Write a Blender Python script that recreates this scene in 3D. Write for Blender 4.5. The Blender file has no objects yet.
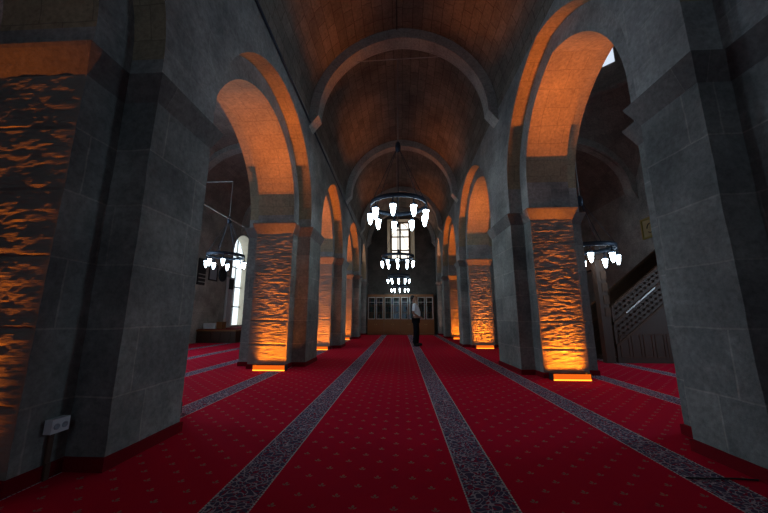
import bpy, bmesh, math, random
from mathutils import Vector, noise, Matrix
random.seed(7)
PI = math.pi
C = bpy.context.scene.collection
sc = bpy.context.scene

# ------------------------------------------------------------------ materials
def newmat(name):
    m = bpy.data.materials.new(name); m.use_nodes = True
    nt = m.node_tree; nt.nodes.clear()
    out = nt.nodes.new('ShaderNodeOutputMaterial')
    return m, nt, out
class N:
    """tiny node helper"""
    def __init__(s, nt): s.nt = nt
    def n(s, t, **kw):
        o = s.nt.nodes.new(t)
        for k, v in kw.items():
            if k.startswith('i_'):
                o.inputs[k[2:].replace('_', ' ')].default_value = v
            else: setattr(o, k, v)
        return o
    def l(s, a, b): s.nt.links.new(a, b)
    def val(s, v, sock):
        if hasattr(v, 'links') or hasattr(v, 'is_output'): s.l(v, sock)
        else: sock.default_value = v
    def math(s, op, a, b=None, c=None):
        o = s.n('ShaderNodeMath', operation=op)
        s.val(a, o.inputs[0])
        if b is not None: s.val(b, o.inputs[1])
        if c is not None: s.val(c, o.inputs[2])
        return o.outputs[0]
    def mix(s, f, a, b, bt='MIX'):
        o = s.n('ShaderNodeMix', data_type='RGBA', blend_type=bt)
        s.val(f, o.inputs[0])
        s.val(a, o.inputs[6]); s.val(b, o.inputs[7])
        return o.outputs[2]
    def ramp(s, f, stops):
        o = s.n('ShaderNodeValToRGB'); s.l(f, o.inputs[0])
        e = o.color_ramp.elements
        while len(e) < len(stops): e.new(.5)
        for k, (p, c) in enumerate(stops): e[k].position = p; e[k].color = c
        return o.outputs[0]

def plain(name, col, rough=.6, metal=0., spec=.5, noise_amt=.12, scale=12, bump=0.):
    m, nt, out = newmat(name); g = N(nt)
    b = g.n('ShaderNodeBsdfPrincipled'); b.inputs['Roughness'].default_value = rough
    b.inputs['Metallic'].default_value = metal; b.inputs['Specular IOR Level'].default_value = spec
    tc = g.n('ShaderNodeTexCoord'); nz = g.n('ShaderNodeTexNoise'); nz.inputs['Scale'].default_value = scale
    nz.inputs['Detail'].default_value = 4
    g.l(tc.outputs['Object'], nz.inputs['Vector'])
    c1 = (*[max(0, x*(1-noise_amt)) for x in col], 1); c2 = (*[min(1, x*(1+noise_amt)) for x in col], 1)
    g.l(g.mix(nz.outputs[0], c1, c2), b.inputs['Base Color'])
    if bump:
        bp = g.n('ShaderNodeBump'); bp.inputs['Strength'].default_value = bump; bp.inputs['Distance'].default_value = .01
        g.l(nz.outputs[0], bp.inputs['Height']); g.l(bp.outputs[0], b.inputs['Normal'])
    g.l(b.outputs[0], out.inputs[0]); return m
def emit(name, col, strength):
    m, nt, out = newmat(name); g = N(nt)
    e = g.n('ShaderNodeEmission'); e.inputs[0].default_value = (*col, 1); e.inputs[1].default_value = strength
    g.l(e.outputs[0], out.inputs[0]); return m

def stone(name, ca, cb, mortar, bw, rh, ms=.008, stain=.58, bump=.35, vary=.35):
    m, nt, out = newmat(name); g = N(nt)
    uv = g.n('ShaderNodeUVMap'); tc = g.n('ShaderNodeTexCoord')
    # waver the joints a little
    nz0 = g.n('ShaderNodeTexNoise'); nz0.inputs['Scale'].default_value = 3.; nz0.inputs['Detail'].default_value = 3
    g.l(tc.outputs['Object'], nz0.inputs['Vector'])
    sub = g.n('ShaderNodeVectorMath', operation='SUBTRACT'); g.l(nz0.outputs['Color'], sub.inputs[0]); sub.inputs[1].default_value = (.5, .5, .5)
    scl = g.n('ShaderNodeVectorMath', operation='SCALE'); g.l(sub.outputs[0], scl.inputs[0]); scl.inputs['Scale'].default_value = .035
    add = g.n('ShaderNodeVectorMath', operation='ADD'); g.l(uv.outputs[0], add.inputs[0]); g.l(scl.outputs[0], add.inputs[1])
    br = g.n('ShaderNodeTexBrick'); br.offset = .45; br.squash = .7; br.squash_frequency = 3
    g.l(add.outputs[0], br.inputs['Vector'])
    br.inputs['Color1'].default_value = (*ca, 1); br.inputs['Color2'].default_value = (*cb, 1)
    br.inputs['Mortar'].default_value = (*mortar, 1); br.inputs['Scale'].default_value = 1
    br.inputs['Mortar Size'].default_value = ms; br.inputs['Mortar Smooth'].default_value = .5
    br.inputs['Brick Width'].default_value = bw; br.inputs['Row Height'].default_value = rh
    n1 = g.n('ShaderNodeTexNoise'); n1.inputs['Scale'].default_value = 1.3; n1.inputs['Detail'].default_value = 8; n1.inputs['Roughness'].default_value = .65
    g.l(tc.outputs['Object'], n1.inputs['Vector'])
    n2 = g.n('ShaderNodeTexNoise'); n2.inputs['Scale'].default_value = 22; n2.inputs['Detail'].default_value = 6; n2.inputs['Roughness'].default_value = .7
    g.l(tc.outputs['Object'], n2.inputs['Vector'])
    d1 = g.ramp(n1.outputs[0], [(.3, (1-stain, 1-stain, 1-stain, 1)), (.7, (1.15, 1.12, 1.08, 1))])
    d2 = g.ramp(n2.outputs[0], [(.3, (1-vary, 1-vary, 1-vary, 1)), (.7, (1.15, 1.15, 1.15, 1))])
    c = g.mix(1., br.outputs[0], d1, 'MULTIPLY'); c = g.mix(1., c, d2, 'MULTIPLY')
    b = g.n('ShaderNodeBsdfPrincipled'); b.inputs['Roughness'].default_value = .88; b.inputs['Specular IOR Level'].default_value = .25
    g.l(c, b.inputs['Base Color'])
    h = g.math('MULTIPLY_ADD', br.outputs['Fac'], -.5, n2.outputs[0])
    n3 = g.n('ShaderNodeTexNoise'); n3.inputs['Scale'].default_value = 6; n3.inputs['Detail'].default_value = 5
    g.l(tc.outputs['Object'], n3.inputs['Vector'])
    h = g.math('ADD', h, n3.outputs[0])
    bp = g.n('ShaderNodeBump'); bp.inputs['Strength'].default_value = bump; bp.inputs['Distance'].default_value = .02
    g.l(h, bp.inputs['Height']); g.l(bp.outputs[0], b.inputs['Normal'])
    g.l(b.outputs[0], out.inputs[0]); return m

M = {}
M['stone'] = stone('grey_ashlar', (.30, .325, .315), (.22, .245, .245), (.38, .39, .37), .78, .46)
M['wall'] = stone('arcade_ashlar', (.40, .42, .42), (.33, .35, .355), (.43, .44, .43), .6, .36, ms=.006)
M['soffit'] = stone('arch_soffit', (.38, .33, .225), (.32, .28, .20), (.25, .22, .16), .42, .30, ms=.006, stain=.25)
M['vault'] = stone('vault_stone', (.26, .245, .215), (.19, .18, .16), (.11, .09, .08), .45, .22, ms=.008, stain=.45)
M['rib'] = stone('rib_stone', (.48, .50, .48), (.40, .42, .41), (.34, .34, .33), .5, .35, ms=.006, stain=.3)
M['aislevault'] = stone('aisle_vault_stone', (.36, .31, .28), (.29, .25, .23), (.25, .22, .2), .45, .22, ms=.008, stain=.4)
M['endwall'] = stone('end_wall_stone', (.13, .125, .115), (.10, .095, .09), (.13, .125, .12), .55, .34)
M['aislewall'] = stone('aisle_wall_stone', (.50, .50, .47), (.42, .42, .40), (.5, .5, .48), .7, .4)
M['impost'] = stone('impost_stone', (.21, .21, .205), (.15, .155, .155), (.24, .24, .23), .9, 1.0, stain=.35, ms=.004)
M['plaster'] = plain('pale_reveal_plaster', (.62, .56, .44), .8, scale=4)

def rough_stone():
    m, nt, out = newmat('hammered_stone'); g = N(nt)
    uv = g.n('ShaderNodeUVMap'); tc = g.n('ShaderNodeTexCoord')
    mp = g.n('ShaderNodeMapping'); g.l(tc.outputs['Object'], mp.inputs['Vector']); mp.inputs['Scale'].default_value = (10, 10, 46)
    n1 = g.n('ShaderNodeTexNoise'); n1.inputs['Scale'].default_value = 1; n1.inputs['Detail'].default_value = 7; n1.inputs['Roughness'].default_value = .6
    n1.inputs['Distortion'].default_value = .6
    g.l(mp.outputs[0], n1.inputs['Vector'])
    n2 = g.n('ShaderNodeTexNoise'); n2.inputs['Scale'].default_value = 2; n2.inputs['Detail'].default_value = 6
    g.l(tc.outputs['Object'], n2.inputs['Vector'])
    c = g.ramp(n2.outputs[0], [(.3, (.17, .165, .15, 1)), (.7, (.27, .25, .22, 1))])
    b = g.n('ShaderNodeBsdfPrincipled'); b.inputs['Roughness'].default_value = .85; b.inputs['Specular IOR Level'].default_value = .3
    g.l(c, b.inputs['Base Color'])
    bp = g.n('ShaderNodeBump'); bp.inputs['Strength'].default_value = .8; bp.inputs['Distance'].default_value = .012
    g.l(n1.outputs[0], bp.inputs['Height']); g.l(bp.outputs[0], b.inputs['Normal'])
    g.l(b.outputs[0], out.inputs[0]); return m
M['rough'] = rough_stone()

def carpet():
    m, nt, out = newmat('red_mosque_carpet'); g = N(nt)
    tc = g.n('ShaderNodeTexCoord'); sp = g.n('ShaderNodeSeparateXYZ'); g.l(tc.outputs['Object'], sp.inputs[0])
    x, y = sp.outputs[0], sp.outputs[1]
    P = 1.42; HW = .132
    xs = g.math('ADD', x, P*20 - .487 + P/2)
    xm = g.math('ABSOLUTE', g.math('SUBTRACT', g.math('MODULO', xs, P), P/2))     # distance to band centre
    band = g.math('LESS_THAN', xm, HW)
    # cream edge lines, broken into dashes
    e1 = g.math('LESS_THAN', g.math('ABSOLUTE', g.math('SUBTRACT', xm, HW-.004)), .0045)
    dash = g.math('GREATER_THAN', g.math('FRACT', g.math('MULTIPLY', y, 42)), .28)
    edge = g.math('MULTIPLY', e1, dash)
    # scrolling arabesque inside the band
    nv = g.n('ShaderNodeTexNoise'); nv.inputs['Scale'].default_value = 9; nv.inputs['Detail'].default_value = 1
    g.l(tc.outputs['Object'], nv.inputs['Vector'])
    vm = g.n('ShaderNodeVectorMath', operation='SCALE'); g.l(nv.outputs['Color'], vm.inputs[0]); vm.inputs['Scale'].default_value = .12
    va = g.n('ShaderNodeVectorMath', operation='ADD'); g.l(tc.outputs['Object'], va.inputs[0]); g.l(vm.outputs[0], va.inputs[1])
    w = g.n('ShaderNodeTexVoronoi', feature='DISTANCE_TO_EDGE'); w.inputs['Scale'].default_value = 26; g.l(va.outputs[0], w.inputs['Vector'])
    w2 = g.n('ShaderNodeTexVoronoi', feature='F1'); w2.inputs['Scale'].default_value = 34; g.l(va.outputs[0], w2.inputs['Vector'])
    scroll = g.math('LESS_THAN', w.outputs[0], .07)
    dots = g.math('LESS_THAN', w2.outputs['Distance'], .33)
    bc = g.mix(scroll, (.07, .055, .10, 1), (.36, .30, .34, 1))
    bc = g.mix(dots, bc, (.24, .02, .05, 1))
    # tulip motifs on a staggered lattice
    S = .22
    def cell(ox, oy):
        fx = g.math('SUBTRACT', g.math('FRACT', g.math('ADD', g.math('DIVIDE', x, S), 100+ox)), .5)
        fy = g.math('SUBTRACT', g.math('FRACT', g.math('ADD', g.math('DIVIDE', y, S), 100+oy)), .5)
        # three petals + stem : small ellipses
        def ell(cx, cy, rx, ry, rot=0):
            a = g.math('SUBTRACT', fx, cx); b_ = g.math('SUBTRACT', fy, cy)
            if rot:
                ca, sa = math.cos(rot), math.sin(rot)
                a2 = g.math('ADD', g.math('MULTIPLY', a, ca), g.math('MULTIPLY', b_, sa))
                b2 = g.math('SUBTRACT', g.math('MULTIPLY', b_, ca), g.math('MULTIPLY', a, sa))
                a, b_ = a2, b2
            q = g.math('ADD', g.math('POWER', g.math('ABSOLUTE', g.math('DIVIDE', a, rx)), 2), g.math('POWER', g.math('ABSOLUTE', g.math('DIVIDE', b_, ry)), 2))
            return g.math('LESS_THAN', q, 1)
        r = g.math('MAXIMUM', ell(0, .05, .034, .06), ell(-.055, -.02, .025, .058, .9))
        r = g.math('MAXIMUM', r, ell(.055, -.02, .025, .058, -.9))
        return r
    mot = g.math('MAXIMUM', cell(0.22, .4), cell(.72, .9))
    pile = g.n('ShaderNodeTexNoise'); pile.inputs['Scale'].default_value = 160; pile.inputs['Detail'].default_value = 3
    g.l(tc.outputs['Object'], pile.inputs['Vector'])
    big = g.n('ShaderNodeTexNoise'); big.inputs['Scale'].default_value = 1.2; big.inputs['Detail'].default_value = 3
    g.l(tc.outputs['Object'], big.inputs['Vector'])
    red = g.mix(pile.outputs[0], (.34, .003, .020, 1), (.55, .006, .036, 1))
    red = g.mix(big.outputs[0], red, (.48, .005, .030, 1))
    col = g.mix(mot, red, (.27, .14, .11, 1))
    col = g.mix(band, col, bc)
    col = g.mix(edge, col, (.55, .52, .50, 1))
    b = g.n('ShaderNodeBsdfPrincipled'); b.inputs['Roughness'].default_value = 1.; b.inputs['Specular IOR Level'].default_value = .03
    b.inputs['Sheen Weight'].default_value = .0
    g.l(col, b.inputs['Base Color'])
    bp = g.n('ShaderNodeBump'); bp.inputs['Strength'].default_value = .3; bp.inputs['Distance'].default_value = .004
    g.l(pile.outputs[0], bp.inputs['Height']); g.l(bp.outputs[0], b.inputs['Normal'])
    g.l(b.outputs[0], out.inputs[0]); return m
M['carpet'] = carpet()
M['redskirt'] = plain('red_carpet_skirt', (.16, .004, .01), .95, spec=.1, scale=60)

def wood(name, c1, c2, rough=.4, scale=1.):
    m, nt, out = newmat(name); g = N(nt)
    tc = g.n('ShaderNodeTexCoord'); mp = g.n('ShaderNodeMapping'); g.l(tc.outputs['Object'], mp.inputs[0]); mp.inputs['Scale'].default_value = (9*scale, 9*scale, 1.2*scale)
    nz = g.n('ShaderNodeTexNoise'); nz.inputs['Scale'].default_value = 2; nz.inputs['Detail'].default_value = 6; nz.inputs['Distortion'].default_value = 1.2
    g.l(mp.outputs[0], nz.inputs['Vector'])
    b = g.n('ShaderNodeBsdfPrincipled'); b.inputs['Roughness'].default_value = rough
    g.l(g.mix(nz.outputs[0], (*c1, 1), (*c2, 1)), b.inputs['Base Color'])
    g.l(b.outputs[0], out.inputs[0]); return m
M['wood'] = wood('honey_wood', (.17, .062, .016), (.24, .10, .028))
M['darkwood'] = wood('dark_walnut', (.03, .012, .007), (.055, .024, .012), .6)
M['inlay'] = wood('carved_inlay', (.05, .022, .011), (.08, .036, .018), .75)
M['iron'] = plain('dark_blue_iron', (.03, .045, .07), .45, .6)
M['steel'] = plain('grey_conduit', (.30, .30, .29), .4, .5)
M['trim'] = plain('polished_trim', (.75, .78, .8), .25)
M['black'] = plain('black_rubber', (.02, .02, .022), .6)
M['white'] = plain('white_plastic', (.62, .65, .68), .45)
M['socket'] = plain('socket_grey', (.30, .33, .38), .4)
M['brown'] = plain('brown_duct', (.08, .035, .02), .6)
M['whiteframe'] = plain('white_door_frame', (.45, .45, .42), .45)
M['gold'] = plain('gold_script_frame', (.40, .30, .08), .5)
M['parchment'] = plain('parchment', (.5, .42, .22), .8)
M['bulb'] = emit('frosted_lamp_glass', (.74, .92, 1.), 23)
M['bulbfar'] = emit('frosted_lamp_glass_far', (.80, .93, 1.), 20)
M['day'] = emit('daylit_pane', (1., .93, .82), 1.9)
M['daycool'] = emit('daylit_pane_cool', (.80, .92, 1.), 2.)
M['daydome'] = emit('daylit_dome_pane', (.75, .85, 1.), 1.1)
M['fillrear'] = emit('added_rear_fill_pane', (.65, .82, 1.), 2.1)  # glow of the added rear window
M['fillside'] = emit('added_side_fill_pane', (.6, .8, 1.), 6.5)  # glow of the added, hidden aisle windows
M['filldoor'] = emit('added_door_fill_pane', (.55, .75, 1.), .4)  # dim glow of the added rear doors
M['led'] = emit('amber_led', (1., .27, .02), 4.)
M['leddif'] = emit('amber_diffuser', (1., .15, .010), 1.1)
M['ledpale'] = emit('pale_led', (1., .62, .5), 5.)
M['skin'] = plain('skin', (.30, .16, .10), .55)
M['shirt'] = plain('white_shirt', (.75, .80, .84), .8)
M['trousers'] = plain('black_trousers', (.008, .009, .013), .9, spec=.05)
M['hair'] = plain('black_hair', (.01, .009, .009), .6)
M['leather'] = plain('black_leather', (.008, .008, .008), .5, spec=.2)
def glass():
    m, nt, out = newmat('cabinet_glass'); g = N(nt)
    t = g.n('ShaderNodeBsdfTransparent'); t.inputs[0].default_value = (.8, .85, .85, 1)
    gl = g.n('ShaderNodeBsdfGlossy'); gl.inputs['Roughness'].default_value = .03
    mx = g.n('ShaderNodeMixShader'); fr = g.n('ShaderNodeFresnel'); fr.inputs['IOR'].default_value = 1.9
    g.l(fr.outputs[0], mx.inputs[0]); g.l(t.outputs[0], mx.inputs[1]); g.l(gl.outputs[0], mx.inputs[2])
    g.l(mx.outputs[0], out.inputs[0]); return m
M['glass'] = glass()

# ------------------------------------------------------------------ mesh helpers
class MB:
    def __init__(s): s.v = []; s.f = []; s.uv = []; s.mi = []; s.sm = []
    def face(s, pts, uv=None, mi=0, smooth=False, idx=None):
        pts = [Vector(p) for p in pts]
        if idx is None:
            b = len(s.v); s.v += pts; idx = list(range(b, b+len(pts)))
        if uv is None:
            n = Vector((0, 0, 0))
            for i in range(len(pts)):
                a, b2 = pts[i], pts[(i+1) % len(pts)]
                n += Vector(((a.y-b2.y)*(a.z+b2.z), (a.z-b2.z)*(a.x+b2.x), (a.x-b2.x)*(a.y+b2.y)))
            ax = max(range(3), key=lambda k: abs(n[k]))
            uv = [((p.y, p.z) if ax == 0 else (p.x, p.z) if ax == 1 else (p.x, p.y)) for p in pts]
        s.f.append(idx); s.uv.append(uv); s.mi.append(mi); s.sm.append(smooth)
    def box(s, a, b, mi=0):
        x0, y0, z0 = a; x1, y1, z1 = b
        x0, x1 = min(x0, x1), max(x0, x1); y0, y1 = min(y0, y1), max(y0, y1); z0, z1 = min(z0, z1), max(z0, z1)
        for q in ([(x0,y0,z0),(x1,y0,z0),(x1,y0,z1),(x0,y0,z1)], [(x1,y1,z0),(x0,y1,z0),(x0,y1,z1),(x1,y1,z1)],
                  [(x0,y1,z0),(x0,y0,z0),(x0,y0,z1),(x0,y1,z1)], [(x1,y0,z0),(x1,y1,z0),(x1,y1,z1),(x1,y0,z1)],
                  [(x0,y0,z1),(x1,y0,z1),(x1,y1,z1),(x0,y1,z1)], [(x0,y1,z0),(x1,y1,z0),(x1,y0,z0),(x0,y0,z0)]):
            s.face(q, mi=mi)
        return s
    def tube(s, a, b, r, n=8, r2=None, caps=True, smooth=True):
        a = Vector(a); b = Vector(b); d = (b-a).normalized(); r2 = r if r2 is None else r2
        u = d.orthogonal().normalized(); w = d.cross(u)
        A = [a+(u*math.cos(t)+w*math.sin(t))*r for t in [2*PI*k/n for k in range(n)]]
        B = [b+(u*math.cos(t)+w*math.sin(t))*r2 for t in [2*PI*k/n for k in range(n)]]
        for k in range(n):
            s.face([A[k], A[(k+1) % n], B[(k+1) % n], B[k]], smooth=False)
        if caps: s.face(A[::-1]); s.face(B)
        return s
    def path(s, pts, r, n=6):
        for a, b in zip(pts, pts[1:]): s.tube(a, b, r, n)
        return s
    def lathe(s, prof, c=(0, 0, 0), n=24, mi=0, close=False):
        c = Vector(c); base = len(s.v)
        for (r, z) in prof:
            for k in range(n):
                t = 2*PI*k/n; s.v.append(c+Vector((r*math.cos(t), r*math.sin(t), z)))
        m = len(prof)
        for i in range(m if close else m-1):
            j = (i+1) % m
            for k in range(n):
                k2 = (k+1) % n
                ids = [base+i*n+k, base+i*n+k2, base+j*n+k2, base+j*n+k]
                s.face([s.v[q] for q in ids], uv=[(k*.1, i*.1), (k*.1+.1, i*.1), (k*.1+.1, i*.1+.1), (k*.1, i*.1+.1)], idx=ids, smooth=True, mi=mi)
        return s
    def build(s, name, mats, parent=None, loc=None, doc=False):
        me = bpy.data.meshes.new(name)
        off = Vector(loc) if loc is not None else Vector((0, 0, 0))
        me.from_pydata([tuple(v-off) for v in s.v], [], s.f)
        ul = me.uv_layers.new(name='UVMap')
        i = 0
        for uvs in s.uv:
            for q in uvs: ul.data[i].uv = q; i += 1
        if not isinstance(mats, (list, tuple)): mats = [mats]
        for m in mats: me.materials.append(m)
        for p, mi, sm in zip(me.polygons, s.mi, s.sm): p.material_index = mi; p.use_smooth = sm
        o = bpy.data.objects.new(name, me); C.objects.link(o)
        if parent is not None: o.parent = parent
        if loc is not None: o.location = loc
        return o
def tag(o, label=None, cat=None, group=None, kind=None):
    if label: o['label'] = label
    if cat: o['category'] = cat
    if group: o['group'] = group
    if kind: o['kind'] = kind
    return o
def empty(name, loc, rz=0):
    o = bpy.data.objects.new(name, None); C.objects.link(o); o.location = loc; o.rotation_euler = (0, 0, rz); o.empty_display_size = .1
    return o
def copy_tree(o, parent=None):
    c = o.copy(); C.objects.link(c)
    if parent is not None: c.parent = parent
    for ch in list(o.children): copy_tree(ch, c)
    return c
def struct(o): o['kind'] = 'structure'; return o
def merge(o, d=.0005):
    bm = bmesh.new(); bm.from_mesh(o.data); bmesh.ops.remove_doubles(bm, verts=bm.verts, dist=d)
    bm.to_mesh(o.data); bm.free(); return o
def bevel(o, w=.006, seg=2):
    b = o.modifiers.new('bevel', 'BEVEL'); b.width = w; b.segments = seg; b.limit_method = 'ANGLE'; return o

# ------------------------------------------------------------------ plan of the hall
ZS, ZI = 2.72, 2.93            # underside and top of the imposts
def rdx(y): return .14*max(0, (7-y)/4.5)
LX = dict(n=-1.97, b=-2.25, c=-3.02, a=-3.36)
RX = dict(n=2.08, b=2.32, c=3.06, a=3.38)
LP = [(1.88, 2.2, 2.93, 3.25), (6.33, 6.65, 7.55, 7.9), (10.2, 10.5, 11.4, 11.75), (14.55, 14.85, 15.6, 15.9), (17.7, 17.95, 18.6, 18.6)]
RP = [(1.8, 2.2, 2.74, 3.1), (5.65, 5.95, 7.12, 7.5), (10.85, 11.1, 11.75, 12.05), (15.2, 15.45, 16.1, 16.4), (17.8, 18.0, 18.6, 18.6)]
YB = 18.6

def cross(X, Y, o, side):
    """cruciform outline, counter-clockwise seen from above (left side: nave is +x)"""
    yf, pf, pb, yb = Y; s = 1 if X['n'] > X['a'] else -1
    n, b, c, a = X['n']+s*o, X['b']+s*o, X['c']-s*o, X['a']-s*o
    yf, pf, pb, yb = yf-o, pf-o, pb+o, yb+o
    p = [(b, yf), (b, pf), (n, pf), (n, pb), (b, pb), (b, yb), (c, yb), (c, pb), (a, pb), (a, pf), (c, pf), (c, yf)]
    if s < 0: p = p[::-1]
    if side > 0: p = [(x+rdx(y), y) for x, y in p]
    return p

def wob(p, amp=.006, sc=2.2):
    q = Vector(p); n = noise.noise_vector(q*sc)+.5*noise.noise_vector(q*sc*4)
    return q+Vector((n.x*amp, n.y*amp, 0))

def pier(name, X, Y, side, label, group):
    root = empty(name, ((X['b']+X['c'])/2, (Y[0]+Y[3])/2, 0)); off = root.location.copy()
    tag(root, label, 'pier', group)
    out = cross(X, Y, 0, side)
    sh = MB(); n = len(out)
    z0, z1 = .085, ZS
    for i in range(n):
        a, b = out[i], out[(i+1) % n]
        L = math.hypot(b[0]-a[0], b[1]-a[1])
        if abs(b[1]-a[1]) < .001 and abs(a[1]-Y[0]) < .001: continue       # the dressed front comes below
        nu = max(1, int(L/.09)); nv = int((z1-z0)/.09)
        for p in range(nu):
            for q in range(nv):
                P = []
                for (s, t) in ((p, q), (p+1, q), (p+1, q+1), (p, q+1)):
                    f = s/nu; z = z0+(z1-z0)*t/nv
                    P.append(wob((a[0]+(b[0]-a[0])*f, a[1]+(b[1]-a[1])*f, z)))
                sh.face(P, smooth=False)
    o = sh.build('shaft', M['stone'], root); o.location = -off; merge(o)
    # rough-hewn front of the body, facing down the hall
    xa, xb = sorted((X['b'], X['c']))
    if side > 0: xa += rdx(Y[0]); xb += rdx(Y[0])
    fr = MB(); W = xb-xa; nu, nv = 44, 150
    grid = {}
    for i in range(nu+1):
        for j in range(nv+1):
            x = xa+W*i/nu; z = z0+(z1-z0)*j/nv
            base = wob((x, Y[0], z))
            fe = min(1, min(i, nu-i)/3)
            course = z/.46; seam = abs(course-round(course))*.46
            h = noise.fractal(Vector((x*5+11, Y[0]*3, z*22)), .9, 2.1, 4)*.007
            h += noise.noise(Vector((x*2.2, Y[0], z*5)))*.004
            h += abs(noise.noise(Vector((x*9, 3+Y[0], z*60))))*.007
            if seam < .012: h -= .012
            base.y -= h*fe
            if j == nv: base.y = Y[0]
            grid[i, j] = base
    for i in range(nu):
        for j in range(nv):
            fr.face([grid[i, j], grid[i+1, j], grid[i+1, j+1], grid[i, j+1]], smooth=False)
    o = fr.build('rough_front', M['rough'], root); o.location = -off; merge(o, .0002)
    # impost: splayed course carried all round
    im = MB(); A = cross(X, Y, .0, side); B = cross(X, Y, .07, side); Dq = cross(X, Y, .078, side)
    if Y[3] >= YB-.01:
        B = [(x, min(y, YB-.002)) for x, y in B]; Dq = [(x, min(y, YB-.002)) for x, y in Dq]
    for i in range(n):
        j = (i+1) % n
        im.face([(*A[i], ZS), (*A[j], ZS), (*B[j], ZI-.03), (*B[i], ZI-.03)])
        im.face([(*B[i], ZI-.03), (*B[j], ZI-.03), (*Dq[j], ZI), (*Dq[i], ZI)])
        im.face([(*Dq[i], ZI), (*Dq[j], ZI), (*A[j], ZI+.03), (*A[i], ZI+.03)])
    o = im.build('impost', M['impost'], root); o.location = -off
    # carpeted plinth
    pl = MB(); B = cross(X, Y, .018, side); B = [(x, min(y, YB-.002)) for x, y in B]
    for i in range(n):
        j = (i+1) % n
        pl.face([(*B[i], .0), (*B[j], .0), (*B[j], .08), (*B[i], .08)])
    for i in range(n):
        j = (i+1) % n
        pl.face([(*B[i], .08), (*B[j], .08), (*A[j], .087), (*A[i], .087)])
    o = pl.build('carpeted_plinth', M['redskirt'], root); o.location = -off
    return root

ordl = ['nearest', 'second', 'third', 'fourth', 'fifth']
for i, Y in enumerate(LP):
    lab = ['huge grey stone pier filling the left foreground, electric socket box on it',
           'left grey stone pier with amber-lit rough front, next behind the foreground pier',
           'third pier of the left row, amber light low on its rough front',
           'fourth pier of the left row, small and dim in the distance',
           'half pier of the left row against the far end wall'][i]
    pier('stone_pier', LX, Y, -1, lab, 'cruciform stone piers of the left arcade')
for i, Y in enumerate(RP):
    lab = ['huge plain grey stone pier filling the right foreground',
           'right stone pier with the brightest amber-lit rough front, tallest of the lit ones',
           'third pier of the right row, rough front glowing amber from floor up',
           'fourth pier of the right row, narrow glowing amber front in the distance',
           'half pier of the right row against the far end wall, faint pink glow'][i]
    pier('stone_pier', RX, Y, 1, lab, 'cruciform stone piers of the right arcade')

# ------------------------------------------------------------------ arcade walls
def arc_pts(y0, y1, z0, rise, n=28):
    """pointed arch from (y0,z0) to (y1,z0)"""
    a = (y1-y0)/2; c = (y0+y1)/2; R = (a*a+rise*rise)/(2*a)
    pts = []
    if rise <= a*1.01:                       # elliptical if not higher than a half circle
        return [(c-a*math.cos(PI*k/n), z0+rise*math.sin(PI*k/n)) for k in range(n+1)]
    th = math.asin(min(1, rise/R)) if R >= a else PI/2
    th = math.atan2(rise, R-a)
    h = n//2
    for k in range(h+1):
        t = th*k/h; pts.append((y0+R-R*math.cos(t), z0+R*math.sin(t)))
    for k in range(h-1, -1, -1):
        t = th*k/h; pts.append((y1-R+R*math.cos(t), z0+R*math.sin(t)))
    return pts

ST = [.18]
def layer(mb, x0, x1, ops, ya, yb, z0, zt, sof=1, dx=lambda y: 0, rise=2.0, faces=(1, 1)):
    """wall slab between x0 and x1 with arched openings ops [(y0,y1,rise)]"""
    X0, X1 = x0, x1
    def V(x, y, z): return (x+dx(y), y, z)
    def both(poly):
        for k, x in enumerate((X0, X1)):
            if faces[k]:
                q = [V(x, y, z) for y, z in poly]
                mb.face(q if k else q[::-1])
    cur = ya
    for (o0, o1, r) in ops:
        if o0 > cur+.001:
            nseg = max(1, int((o0-cur)/.5))
            for s in range(nseg):
                a = cur+(o0-cur)*s/nseg; b = cur+(o0-cur)*(s+1)/nseg
                both([(a, z0), (b, z0), (b, zt), (a, zt)])
                mb.face([V(X0, a, z0), V(X1, a, z0), V(X1, b, z0), V(X0, b, z0)])
        zsp = z0+ST[0]
        P = [(o0, z0)]+arc_pts(o0, o1, zsp, r-ST[0])+[(o1, z0)]
        arc = 0
        for (a, za), (b, zb) in zip(P, P[1:]):
            if b-a > 1e-5: both([(a, za), (b, zb), (b, zt), (a, zt)])
            L = math.hypot(b-a, zb-za)
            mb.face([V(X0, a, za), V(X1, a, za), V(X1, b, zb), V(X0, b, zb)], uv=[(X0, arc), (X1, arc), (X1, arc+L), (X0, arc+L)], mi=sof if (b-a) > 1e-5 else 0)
            arc += L
        cur = o1
    if yb > cur+.001: both([(cur, z0), (yb, z0), (yb, zt), (cur, zt)]); mb.face([V(X0, cur, z0), V(X1, cur, z0), V(X1, yb, z0), V(X0, yb, z0)])

YR = -3.6
def arcade(X, P, side, name, ro=2.0, ri=1.7, st=.18):
    ST[0] = st
    mb = MB(); dx = rdx if side > 0 else (lambda y: 0)
    zb = ZI+.02
    Z = (-2.9, -2.5, -1.8, -1.4)
    ps = [Z]+P
    outer = [(p[2], q[1], ro) for p, q in zip(ps, ps[1:])]
    inner = [(p[3], q[0], ri) for p, q in zip(ps, ps[1:])]
    s = 1 if X['n'] > X['a'] else -1
    def span(a, b): return (min(a, b), max(a, b))
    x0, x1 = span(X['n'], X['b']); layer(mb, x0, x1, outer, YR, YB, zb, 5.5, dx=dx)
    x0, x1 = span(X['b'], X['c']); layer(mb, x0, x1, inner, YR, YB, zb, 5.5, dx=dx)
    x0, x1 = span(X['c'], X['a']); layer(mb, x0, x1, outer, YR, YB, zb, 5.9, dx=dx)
    # the pier behind the viewpoint carries the first arch
    for (u, v, a, b) in ((X['b'], X['c'], Z[0], Z[3]), (X['n'], X['a'], Z[1], Z[2])):
        u, v = span(u, v); mb.box((u+dx(0), a, 0), (v+dx(0), b, zb))
    o = mb.build(name, [M['wall'], M['soffit']]); merge(o, .0005); return struct(o)
arcade(LX, LP, -1, 'wall_nave_left')
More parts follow.
